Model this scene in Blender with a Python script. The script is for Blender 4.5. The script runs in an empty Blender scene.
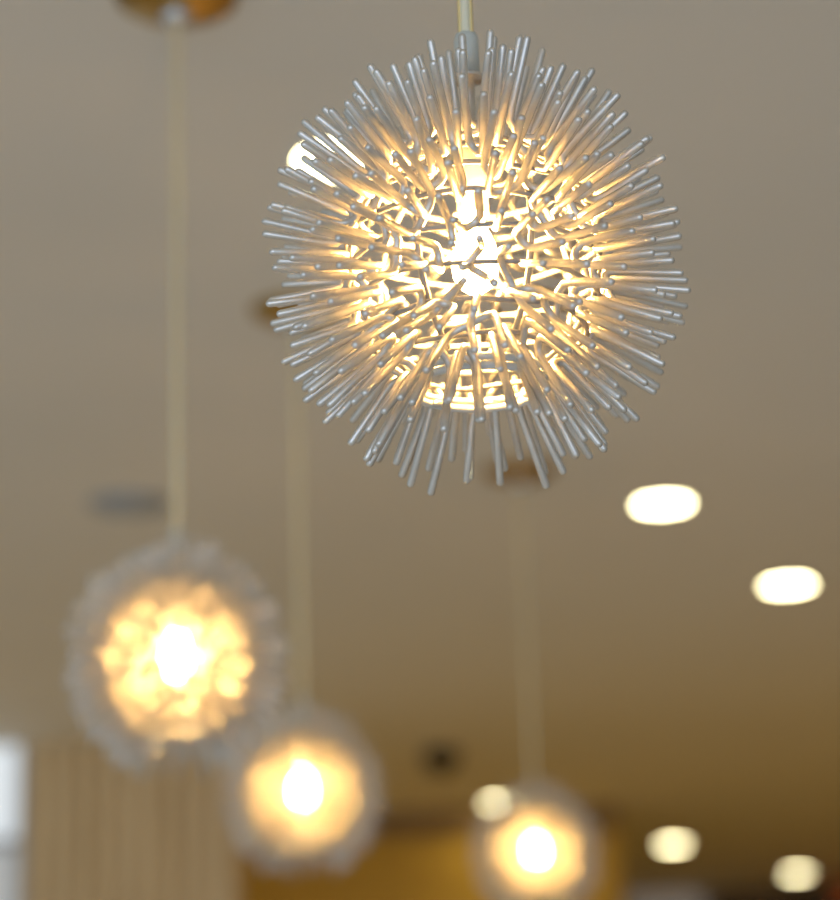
import bpy, bmesh, math, random
from mathutils import Vector, Matrix

SC = bpy.context.scene
COL = SC.collection
R = math.radians

# ------------------------------------------------------------------ camera
F_PX = 2400.0
PITCH, ROLL = R(17.0), R(-1.8)
CAM_M = (Matrix.Rotation(R(90) + PITCH, 4, 'X') @ Matrix.Rotation(ROLL, 4, 'Z'))
cd = bpy.data.cameras.new('camera')
cam = bpy.data.objects.new('camera', cd)
COL.objects.link(cam)
cam.matrix_world = CAM_M
cd.sensor_fit = 'HORIZONTAL'
cd.sensor_width = 36.0
cd.lens = F_PX / 840.0 * 36.0
cd.dof.use_dof = True
cd.dof.focus_distance = 1.51
cd.dof.aperture_fstop = cd.lens / 27.5
cd.dof.aperture_blades = 9
cd.dof.aperture_rotation = R(8)
cd.clip_end = 200
SC.camera = cam

# ------------------------------------------------------------------ world
W = bpy.data.worlds.new('world')
SC.world = W
W.use_nodes = True
wn = W.node_tree.nodes
wn['Background'].inputs['Color'].default_value = (0.72, 0.88, 1.0, 1)
wn['Background'].inputs['Strength'].default_value = 0.42

SC.view_settings.view_transform = 'Standard'
SC.view_settings.look = 'None'
SC.view_settings.gamma = 1.0
SC.view_settings.exposure = 0.0
SC.view_settings.use_curve_mapping = False


def area(name, loc, target, size, power, color, sy=None):
    l = bpy.data.lights.new(name, 'AREA')
    l.shape = 'RECTANGLE'
    l.size = size
    l.size_y = sy or size
    l.energy = power
    l.color = color
    o = bpy.data.objects.new(name, l)
    o.location = loc
    o.rotation_euler = (Vector(target) - Vector(loc)).to_track_quat('-Z', 'Y').to_euler()
    COL.objects.link(o)
    return o


# added low sun through the unbuilt left side: lights the floor, which bounces it up
sl = bpy.data.lights.new('sun', 'SUN')
sl.energy = 3.4
sl.angle = R(2)
sl.color = (0.92, 0.98, 1.06)
so = bpy.data.objects.new('sun', sl)
so.rotation_euler = Vector((1.0, 0.10, -math.tan(R(20)))).to_track_quat('-Z', 'Y').to_euler()
COL.objects.link(so)
# daylight of the shop front behind the camera
area('window_daylight', (-0.8, -3.2, 0.0), (0, 4, 0.9), 6.0, 65, (0.78, 0.90, 1.15), 2.6)
# added unseen warm fill, facing up to tint the far ceiling
area('ceiling_warm_fill', (0.3, 9.5, -1.0), (0.3, 9.5, 2.0), 6.0, 18, (1.0, 0.58, 0.02), 6.0)

FLOOR_Z, CEIL_Z = -1.55, 1.525


# ------------------------------------------------------------------ picture <-> place
def ray(px, py):
    d = Vector(((px - 420.0) / F_PX, (450.0 - py) / F_PX, -1.0))
    return CAM_M.to_3x3() @ d


def on_ceiling(px, py, z=CEIL_Z):
    d = ray(px, py)
    return d * (z / d.z)


def at_y(px, py, y):
    d = ray(px, py)
    return d * (y / d.y)


def at_depth(px, py, z):
    return ray(px, py) * z


# ------------------------------------------------------------------ materials
def mat(name, color, rough=0.5, metal=0.0, **kw):
    m = bpy.data.materials.new(name)
    m.use_nodes = True
    b = m.node_tree.nodes['Principled BSDF']
    b.inputs['Base Color'].default_value = (*color, 1)
    b.inputs['Roughness'].default_value = rough
    b.inputs['Metallic'].default_value = metal
    for k, v in kw.items():
        b.inputs[k.replace('_', ' ')].default_value = v
    return m


def vary(m, c1, c2, scale, detail=3.0, stretch=(1, 1, 1), lo=0.35, hi=0.65, bump=0.0):
    nt = m.node_tree
    b = nt.nodes['Principled BSDF']
    tc = nt.nodes.new('ShaderNodeTexCoord')
    mp = nt.nodes.new('ShaderNodeMapping')
    mp.inputs['Scale'].default_value = stretch
    nz = nt.nodes.new('ShaderNodeTexNoise')
    nz.inputs['Scale'].default_value = scale
    nz.inputs['Detail'].default_value = detail
    cr = nt.nodes.new('ShaderNodeValToRGB')
    cr.color_ramp.elements[0].position = lo
    cr.color_ramp.elements[0].color = (*c1, 1)
    cr.color_ramp.elements[1].position = hi
    cr.color_ramp.elements[1].color = (*c2, 1)
    L = nt.links.new
    L(tc.outputs['Object'], mp.inputs['Vector'])
    L(mp.outputs['Vector'], nz.inputs['Vector'])
    L(nz.outputs['Fac'], cr.inputs['Fac'])
    L(cr.outputs['Color'], b.inputs['Base Color'])
    if bump:
        bp = nt.nodes.new('ShaderNodeBump')
        bp.inputs['Strength'].default_value = bump
        L(nz.outputs['Fac'], bp.inputs['Height'])
        L(bp.outputs['Normal'], b.inputs['Normal'])
    return m


def emit(name, color, strength):
    m = mat(name, (0.9, 0.9, 0.85), 0.4)
    b = m.node_tree.nodes['Principled BSDF']
    b.inputs['Emission Color'].default_value = (*color, 1)
    b.inputs['Emission Strength'].default_value = strength
    return m


M_CEIL = vary(mat('ceiling_paint', (0.6, 0.58, 0.52), 0.85), (0.78, 0.755, 0.68), (0.81, 0.785, 0.71), 0.9, 2)
M_TILE = vary(mat('floor_tile', (0.45, 0.41, 0.34), 0.5), (0.40, 0.38, 0.34), (0.46, 0.44, 0.40), 1.5, 3)
M_FLOOR = vary(mat('floor_wood', (0.3, 0.2, 0.1), 0.45), (0.38, 0.23, 0.05), (0.46, 0.29, 0.07), 3, 4, (6, 0.6, 1))
M_SLAT = vary(mat('slat_wood', (0.4, 0.28, 0.12), 0.5), (0.80, 0.60, 0.32), (0.95, 0.76, 0.46), 4, 4, (5, 5, 0.5))
M_GOLD = vary(mat('ochre_wall', (0.45, 0.3, 0.08), 0.6), (0.62, 0.36, 0.03), (0.78, 0.48, 0.06), 1.2, 3)
M_PLASTER = vary(mat('plaster', (0.55, 0.56, 0.57), 0.8), (0.53, 0.54, 0.55), (0.58, 0.59, 0.60), 2, 2)
M_DARK = vary(mat('dark_wood', (0.08, 0.05, 0.03), 0.5), (0.10, 0.055, 0.02), (0.16, 0.09, 0.03), 2, 3)
M_HEADER = vary(mat('brown_header', (0.3, 0.18, 0.05), 0.5), (0.24, 0.14, 0.035), (0.32, 0.19, 0.05), 2, 3)
M_ORANGE = mat('orange_paint', (0.45, 0.12, 0.03), 0.5)
M_FRAME = mat('grey_frame', (0.5, 0.52, 0.55), 0.4)
M_ALU = vary(mat('aluminium_wire', (0.8, 0.8, 0.8), 0.44, 1.0, Coat_Weight=1.0, Coat_Roughness=0.06), (0.75, 0.72, 0.66), (0.85, 0.82, 0.76), 60, 2)
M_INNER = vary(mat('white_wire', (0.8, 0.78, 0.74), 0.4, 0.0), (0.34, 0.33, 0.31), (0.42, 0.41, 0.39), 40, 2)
M_SOCKET = mat('pale_socket', (0.78, 0.80, 0.76), 0.35)
M_CAP = mat('frosted_cap', (0.74, 0.78, 0.72), 0.35, 0.0, Transmission_Weight=0.25)
M_CORD = mat('clear_cord', (0.95, 0.90, 0.66), 0.25, 0.0, Transmission_Weight=0.1)
M_COPPER = mat('brass_conductor', (0.85, 0.66, 0.30), 0.35, 0.7)
M_WARM_REFL = vary(mat('brass_canopy', (0.6, 0.4, 0.12), 0.3, 0.9), (0.36, 0.23, 0.06), (0.46, 0.30, 0.08), 8, 2)  # chrome canopy: the warm floor's reflection is put into its base colour
M_STEEL = mat('steel_grip', (0.75, 0.78, 0.82), 0.25, 0.9)
M_BULB = emit('bulb_glow', (1.0, 0.55, 0.16), 760.0)
M_BULB_SOFT = emit('bulb_glow_soft', (1.0, 0.57, 0.18), 250.0)
M_DOWN = emit('downlight_glow', (1.0, 0.88, 0.50), 21.0)
M_TRIM = mat('white_trim', (0.72, 0.72, 0.68), 0.4)
M_VENT = mat('grey_grille', (0.40, 0.44, 0.47), 0.5)
M_BLACK = mat('black_dome', (0.01, 0.01, 0.01), 0.15)
M_SKYPANE = emit('bright_pane', (0.80, 0.90, 1.0), 0.60)
M_LOWPANE = emit('lower_pane', (0.78, 0.88, 1.0), 0.20)
M_DIMPANE = emit('dim_pane', (0.78, 0.85, 1.0), 0.06)


# ------------------------------------------------------------------ mesh helpers
def obj(name, bm, m, parent=None, smooth=True):
    me = bpy.data.meshes.new(name)
    bmesh.ops.recalc_face_normals(bm, faces=bm.faces)
    bm.to_mesh(me)
    bm.free()
    me.materials.append(m)
    if smooth:
        me.shade_smooth()
    o = bpy.data.objects.new(name, me)
    COL.objects.link(o)
    if parent:
        o.parent = parent
    return o


def tag(o, label=None, cat=None, group=None, kind=None):
    if label: o['label'] = label
    if cat: o['category'] = cat
    if group: o['group'] = group
    if kind: o['kind'] = kind
    return o


def empty(name, loc):
    o = bpy.data.objects.new(name, None)
    o.empty_display_size = 0.05
    o.location = loc
    COL.objects.link(o)
    return o


def add_box(bm, lo, hi):
    lo, hi = Vector(lo), Vector(hi)
    c, s = (lo + hi) / 2, hi - lo
    bmesh.ops.create_cube(bm, size=1.0, matrix=Matrix.Translation(c) @ Matrix.Diagonal((*s, 1)))


def box(name, lo, hi, m, parent=None, bevel=0.0):
    bm = bmesh.new()
    add_box(bm, lo, hi)
    if bevel:
        bmesh.ops.bevel(bm, geom=bm.edges[:], offset=bevel, segments=2, affect='EDGES')
    return obj(name, bm, m, parent, smooth=False)


def add_tube(bm, pts, r, seg=8, caps=True, closed=False, r_end=None):
    """sweep a round wire along pts; open ends get rounded tips"""
    n = len(pts)
    rings = []
    t0 = (pts[1] - pts[0]).normalized()
    nrm = t0.orthogonal().normalized()
    prof = []
    for i, p in enumerate(pts):
        if closed:
            t = (pts[(i + 1) % n] - pts[i - 1]).normalized()
        elif i == 0:
            t = t0
        elif i == n - 1:
            t = (pts[-1] - pts[-2]).normalized()
        else:
            t = (pts[i + 1] - pts[i - 1]).normalized()
        prof.append((p, t, r))
    if caps and not closed:
        a, ta, _ = prof[0]
        b, tb, _ = prof[-1]
        pre = [(a - ta * r * s, ta, r * c) for s, c in ((0.92, 0.38), (0.6, 0.8))]
        post = [(b + tb * r * s, tb, r * c) for s, c in ((0.6, 0.8), (0.92, 0.38))]
        prof = pre + prof + post
    for p, t, rr in prof:
        nrm = (nrm - t * nrm.dot(t)).normalized()
        bi = t.cross(nrm)
        rings.append([bm.verts.new(p + (nrm * math.cos(2 * math.pi * k / seg) + bi * math.sin(2 * math.pi * k / seg)) * rr)
                      for k in range(seg)])
    m = len(rings)
    for i in range(m if closed else m - 1):
        A, B = rings[i], rings[(i + 1) % m]
        for k in range(seg):
            bm.faces.new((A[k], A[(k + 1) % seg], B[(k + 1) % seg], B[k]))
    if not closed:
        bm.faces.new(rings[0][::-1])
        bm.faces.new(rings[-1])


def add_lathe(bm, prof, seg=32, z0=0.0):
    """prof: (radius, z) pairs, top to bottom"""
    rings = []
    for r, z in prof:
        if r < 1e-6:
            rings.append([bm.verts.new((0, 0, z + z0))])
        else:
            rings.append([bm.verts.new((r * math.cos(2 * math.pi * k / seg), r * math.sin(2 * math.pi * k / seg), z + z0))
                          for k in range(seg)])
    for A, B in zip(rings, rings[1:]):
        for k in range(seg):
            k2 = (k + 1) % seg
            if len(A) == 1 and len(B) == 1: continue
            if len(A) == 1: bm.faces.new((A[0], B[k2], B[k]))
            elif len(B) == 1: bm.faces.new((A[k], A[k2], B[0]))
            else: bm.faces.new((A[k], A[k2], B[k2], B[k]))


def lathe(name, prof, m, parent=None, seg=32, z0=0.0):
    bm = bmesh.new()
    add_lathe(bm, prof, seg, z0)
    return obj(name, bm, m, parent)


# ------------------------------------------------------------------ the room
XL, XR, YF, YB = -5.0, 4.2, -3.5, 14.5
tag(box('ceiling', (XL, YF, CEIL_Z), (XR, YB, CEIL_Z + 0.12), M_CEIL), kind='structure')
YT = 5.5
tag(box('floor', (XL, YF, FLOOR_Z - 0.12), (XR, YT, FLOOR_Z), M_TILE), kind='structure')
tag(box('floor', (XL, YT, FLOOR_Z - 0.12), (XR, YB, FLOOR_Z), M_FLOOR), kind='structure')
tag(box('wall_right', (XR, YF, FLOOR_Z), (XR + 0.12, 6.0, CEIL_Z), M_PLASTER), kind='structure')
tag(box('wall_right', (XR, 6.0, FLOOR_Z), (XR + 0.12, YB, CEIL_Z), M_GOLD), kind='structure')
tag(box('wall_left', (XL - 0.12, 7.0, FLOOR_Z), (XL, YB, CEIL_Z), M_GOLD), kind='structure')
tag(box('wall_back', (XL, YB, FLOOR_Z), (XR + 0.12, YB + 0.12, CEIL_Z), M_DARK), kind='structure')

# slatted timber partition at the left
Y1 = 8.4
x_win = at_y(26, 800, Y1).x
x_end = at_y(238, 850, Y1).x
top1 = at_y(120, 738, Y1).z
bm = bmesh.new()
add_box(bm, (x_win, Y1 + 0.02, FLOOR_Z), (x_end, Y1 + 0.12, CEIL_Z))
x = x_win
random.seed(5)
while x < x_end - 0.02:
    add_box(bm, (x, Y1 - 0.01, FLOOR_Z), (min(x + 0.05, x_end), Y1 + 0.03, CEIL_Z))
    x += 0.075
tag(obj('wall_partition', bm, M_SLAT, smooth=False), kind='structure')

# bright window left of it with its dimmer lower light
xw0 = x_win - 2.0
zt, zb = at_y(14, 744, Y1).z, at_y(14, 838, Y1).z
win = empty('window_1', (x_win - 1.0, Y1, FLOOR_Z))
tag(win, kind='structure')
bm = bmesh.new()
for lo, hi in (((xw0, 0, zt), (x_win, 0.08, CEIL_Z)), ((x_win - 0.03, 0, FLOOR_Z), (x_win, 0.08, zt)),
               ((xw0, 0, zb - 0.03), (x_win - 0.03, 0.08, zb)), ((xw0, 0, FLOOR_Z), (x_win - 0.03, 0.08, FLOOR_Z + 0.1))):
    add_box(bm, (lo[0], Y1 + lo[1], lo[2]), (hi[0], Y1 + hi[1], hi[2]))
f = obj('window_frame', bm, M_FRAME, smooth=False)
f.parent = win; f.matrix_parent_inverse = Matrix.Translation(-win.location)
for nm, lo, hi, m in (('pane', zb, zt, M_SKYPANE), ('pane', FLOOR_Z + 0.1, zb - 0.03, M_LOWPANE)):
    p = box(nm, (xw0, Y1 + 0.03, lo), (x_win - 0.03, Y1 + 0.045, hi), m)
    p.parent = win; p.matrix_parent_inverse = Matrix.Translation(-win.location)

# ochre wall behind the partition, with a dark header
Y2 = 10.3
xa, xb = x_end - 1.0, at_y(620, 860, Y2).x
zh = at_y(430, 835, Y2).z
tag(box('wall_middle', (xa, Y2, FLOOR_Z), (xb, Y2 + 0.12, CEIL_Z), M_GOLD), kind='structure')
tag(box('trim_1', (xa, Y2 - 0.05, zh), (xb, Y2, zh + 0.14), M_HEADER), kind='structure')

# far right: blue window and orange wall end
Y3 = 13.7
wx0, wx1 = at_y(628, 885, Y3).x, at_y(700, 885, Y3).x
wz = at_y(660, 884, Y3).z
win = empty('window_2', ((wx0 + wx1) / 2, Y3, FLOOR_Z))
tag(win, kind='structure')
bm = bmesh.new()
for a, b in ((wx0 - 0.04, wx0), (wx1, wx1 + 0.04)):
    add_box(bm, (a, Y3 - 0.04, FLOOR_Z + 0.9), (b, Y3, wz + 0.04))
add_box(bm, (wx0, Y3 - 0.04, wz), (wx1, Y3, wz + 0.04))
add_box(bm, (wx0, Y3 - 0.04, FLOOR_Z + 0.9), (wx1, Y3, FLOOR_Z + 0.94))
f = obj('window_frame', bm, M_FRAME, smooth=False)
g = box('pane', (wx0, Y3 - 0.02, FLOOR_Z + 0.94), (wx1, Y3 - 0.005, wz), M_DIMPANE)
for q in (f, g):
    q.parent = win; q.matrix_parent_inverse = Matrix.Translation(-win.location)
ox = at_y(833, 870, Y3 - 0.6).x
tag(box('wall_end', (ox, Y3 - 0.6, FLOOR_Z), (XR, Y3 - 0.5, at_y(835, 835, Y3 - 0.6).z), M_ORANGE), kind='structure')
tag(box('wall_far', (xb, Y3, FLOOR_Z), (XR, Y3 + 0.12, CEIL_Z), M_DARK), kind='structure')


# ------------------------------------------------------------------ pendant lamps
LAMP_R = 0.140
IN_R = 0.089
WIRE = 0.0026


def hairpins(seed, n=540):
    """centre lines of bent wires: spike, short run over the inner ball, spike"""
    rnd = random.Random(seed)
    ga = math.pi * (3 - math.sqrt(5))
    dirs = []
    for i in range(n):
        z = 1 - 2 * (i + 0.5) / n
        if z < -0.87 or z > 0.985:
            continue
        rr = math.sqrt(1 - z * z)
        a = ga * i
        dirs.append((Vector((rr * math.cos(a), rr * math.sin(a), z)) + Vector([rnd.uniform(-.035, .035) for _ in range(3)])).normalized())
    m = 19                                       # the evenly spaced row that hangs from the bottom ring
    for k in range(m):
        a = 2 * math.pi * k / m
        dirs.append(Vector((0.50 * math.cos(a), 0.50 * math.sin(a), -0.866)))
    order = list(range(len(dirs)))
    rnd.shuffle(order)
    free = set(order)
    out = []
    for i in order:
        if i not in free:
            continue
        free.discard(i)
        near_ = sorted(free, key=lambda q: -dirs[q].dot(dirs[i]))[:3]
        near_ = [q for q in near_ if dirs[q].dot(dirs[i]) > math.cos(0.45)]
        k = rnd.choice(near_) if near_ else None
        if k is not None:
            free.discard(k)
        ends = []
        for d in ([dirs[i], dirs[k]] if k is not None else [dirs[i], (dirs[i] + dirs[i].orthogonal() * 0.2).normalized()]):
            axis = (d + Vector([rnd.uniform(-.10, .10) for _ in range(3)])).normalized()
            base = Vector((d.x, d.y, d.z * 1.05)) * IN_R * rnd.uniform(0.97, 1.03)
            L = LAMP_R * rnd.uniform(0.90, 1.0) * (1 + 0.07 * d.z * d.z) - IN_R
            ends.append((base, axis, L))
        (b0, a0, L0), (b1, a1, L1) = ends
        u = (b1 - b0).normalized()
        f = min(0.008, (b1 - b0).length * 0.45)
        pts = [b0 + a0 * L0, b0 + a0 * L0 * 0.5, b0 + a0 * 0.010, b0 + a0 * f * .30 + u * f * 0.12, b0 + u * f * 0.75 - a0 * 0.001]
        if k is not None:
            pts += [b1 - u * f * 0.75 - a1 * 0.001, b1 + a1 * f * .30 - u * f * 0.12, b1 + a1 * 0.010,
                    b1 + a1 * L1 * 0.5, b1 + a1 * L1]
        else:
            pts += [b0 + u * f * 2]
        out.append((pts, (b0 + b1).normalized()))
    return out


def make_cord(root, dz):
    """clear cord with its two conductors, from the cap up to the ceiling"""
    bm = bmesh.new()
    add_tube(bm, [Vector((0, 0, dz + 0.164)), Vector((0, 0, dz / 2)), Vector((0, 0, -0.02))], 0.0034, 12)
    cord = obj('cord', bm, M_CORD, root)
    for s in (-1, 1):
        bm = bmesh.new()
        add_tube(bm, [Vector((s * 0.0038, 0, dz + 0.166)), Vector((s * 0.0038, 0, dz / 2)), Vector((s * 0.0038, 0, -0.02))], 0.0014, 8)
        obj('conductor', bm, M_COPPER, cord)


def make_lamp(centre):
    root = empty('pendant_lamp', (centre.x, centre.y, CEIL_Z))
    dz = centre.z - CEIL_Z                      # centre of the ball, measured from the ceiling
    view = (-centre).normalized()               # from ball towards the camera
    pins = hairpins(11)

    def score(p):
        pts, c = p
        a = (pts[0] - pts[len(pts) // 2]); b = (pts[-1] - pts[len(pts) // 2])
        proj = sum((v - view * v.dot(view)).length for v in (a, b))
        d = c.dot(view)
        return proj + 0.03 if d > -0.02 else d * 0.01 - 1
    pins.sort(key=score, reverse=True)
    for pts, c in pins[:100]:
        bm = bmesh.new()
        add_tube(bm, pts, WIRE, 8)
        obj('spike', bm, M_ALU, root)
    bm = bmesh.new()
    for pts, c in pins[100:]:
        add_tube(bm, pts, WIRE, 8)
    tag(obj('spike', bm, M_ALU, root), kind='stuff')
    # inner ball of rings
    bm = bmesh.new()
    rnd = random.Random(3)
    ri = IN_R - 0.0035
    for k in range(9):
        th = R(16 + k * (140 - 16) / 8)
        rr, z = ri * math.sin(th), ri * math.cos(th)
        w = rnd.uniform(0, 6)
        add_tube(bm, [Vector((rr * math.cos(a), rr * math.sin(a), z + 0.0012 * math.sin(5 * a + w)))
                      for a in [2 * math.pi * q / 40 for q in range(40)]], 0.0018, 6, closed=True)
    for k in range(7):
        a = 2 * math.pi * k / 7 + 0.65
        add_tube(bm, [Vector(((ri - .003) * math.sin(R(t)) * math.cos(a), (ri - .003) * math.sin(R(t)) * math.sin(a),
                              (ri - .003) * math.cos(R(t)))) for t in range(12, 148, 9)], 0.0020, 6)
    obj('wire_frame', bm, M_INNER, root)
    bm = bmesh.new()
    for rr, zz in ((0.0440, -0.0835), (0.0460, -0.0780)):
        add_tube(bm, [Vector((rr * math.cos(2 * math.pi * k / 48), rr * math.sin(2 * math.pi * k / 48), zz))
                      for k in range(48)], 0.0026, 8, closed=True)
    obj('bottom_ring', bm, M_SOCKET, root)
    # bulb, socket, stem, cap
    lathe('bulb', [(0, 0.030), (0.007, 0.029), (0.009, 0.022), (0.0135, 0.012), (0.0155, 0.0), (0.0140, -0.011),
                   (0.0095, -0.018), (0.004, -0.022), (0, -0.023)], M_BULB, root, 20, 0.003)
    lathe('bulb_socket', [(0, 0.098), (0.011, 0.098), (0.0125, 0.094), (0.0125, 0.060), (0.0105, 0.058), (0.0105, 0.036),
                          (0.0085, 0.035), (0, 0.035)], M_SOCKET, root, 24)
    lathe('stem', [(0, 0.1355), (0.0105, 0.1355), (0.0105, 0.1325), (0.0045, 0.1320), (0.0045, 0.0985), (0.012, 0.0980),
                   (0.012, 0.0955), (0, 0.0955)], M_ALU, root, 24)
    lathe('cord_cap', [(0, 0.167), (0.005, 0.167), (0.0075, 0.1655), (0.0083, 0.162), (0.0083, 0.1355), (0, 0.1355)],
          M_CAP, root, 24)
    for ch in root.children:
        ch.location.z = dz
    make_cord(root, dz)
    # canopy on the ceiling
    can = lathe('canopy', [(0, 0.0), (0.080, 0.0), (0.082, -0.003), (0.080, -0.008), (0.064, -0.017), (0.034, -0.024),
                           (0.012, -0.026), (0, -0.026)], M_WARM_REFL, root, 48)
    lathe('cord_grip', [(0, -0.022), (0.021, -0.024), (0.021, -0.036), (0.012, -0.043), (0, -0.044)], M_STEEL, can, 24)
    return root


def copy_tree(o, parent=None, skip=()):
    c = o.copy()
    COL.objects.link(c)
    c.parent = parent
    for ch in list(o.children):
        if ch.name.split('.')[0] not in skip:
            copy_tree(ch, c)
    return c


GROUP = 'spiked wire ball pendant lamps'
DIAM = 2 * LAMP_R
near_c = at_depth(475, 266, F_PX * DIAM / 430)
near = make_lamp(near_c)
tag(near, 'large sharp silver wire spike ball pendant lamp hanging nearest, in front of the others', 'pendant lamp', GROUP)
soft_bulb = next(ch for ch in near.children if ch.name == 'bulb').data.copy()
soft_bulb.materials[0] = M_BULB_SOFT
for px, py, d, rot, lab in (
        (177, 661, 229, 14, 'blurred glowing spiked ball pendant lamp at far left, hanging from the golden ceiling canopy'),
        (303, 793, 164, -9, 'blurred spiked ball pendant lamp low down, just right of the leftmost lamp'),
        (536, 853, 131, 23, 'smallest and farthest spiked ball pendant lamp, beside the downlight at the bottom centre')):
    c = at_depth(px, py, F_PX * DIAM / d)
    o = copy_tree(near, skip=('cord', 'conductor'))
    o.location = (c.x, c.y, CEIL_Z)
    for ch in o.children:
        if not ch.name.startswith('canopy'):
            ch.location.z = c.z - CEIL_Z
        if ch.name.startswith('bulb') and not ch.name.startswith('bulb_socket'):
            ch.data = soft_bulb
    make_cord(o, c.z - CEIL_Z)
    o.rotation_euler.z = R(rot)
    tag(o, lab)


# ------------------------------------------------------------------ recessed downlights
def make_downlight():
    root = empty('downlight', (0, 0, CEIL_Z))
    lathe('trim_ring', [(0.060, 0.0), (0.072, 0.0), (0.074, -0.003), (0.071, -0.006), (0.063, -0.005), (0.060, 0.0)],
          M_TRIM, root, 40)
    lathe('lens', [(0, 0.0), (0.062, 0.0), (0.062, -0.003), (0.03, -0.0045), (0, -0.005)], M_DOWN, root, 40)
    return root


dl = make_downlight()
spots = [(663, 503, 'largest and highest round downlight in the ceiling to the right of the near lamp'),
         (788, 584, 'bright round ceiling downlight near the right edge at mid height'),
         (500, 802, 'round downlight just above and left of the farthest pendant lamp'),
         (673, 844, 'round downlight low on the right, between the other two low ones'),
         (797, 873, 'dimmest round downlight at the lower right corner of the ceiling'),
         (337, 158, 'round downlight peeping out behind the upper left spikes of the near lamp')]
for i, (px, py, lab) in enumerate(spots):
    o = dl if i == 0 else copy_tree(dl)
    o.location = on_ceiling(px, py)
    tag(o, lab, 'downlight', 'recessed ceiling downlights')

# ------------------------------------------------------------------ other ceiling fittings
v = empty('ceiling_vent', on_ceiling(130, 503))
tag(v, 'round blue grey ceiling vent between the left lamp cord and the left edge', 'vent')
lathe('rim', [(0.075, 0), (0.095, 0), (0.096, -0.004), (0.090, -0.008), (0.078, -0.006), (0.075, 0)], M_VENT, v, 40)
lathe('cone', [(0, -0.002), (0.070, -0.002), (0.072, -0.006), (0.045, -0.014), (0, -0.016)], M_VENT, v, 40)

v = empty('dome_camera', on_ceiling(441, 750))
tag(v, 'small black dome camera on the ceiling above the bottom centre downlight', 'camera')
lathe('base', [(0, 0), (0.066, 0), (0.068, -0.012), (0.066, -0.022), (0, -0.022)], M_DARK, v, 32)
lathe('dome', [(0, -0.020)] + [(0.070 * math.cos(R(a)), -0.022 - 0.070 * math.sin(R(a))) for a in range(0, 90, 12)] + [(0, -0.093)],
      M_BLACK, v, 32)
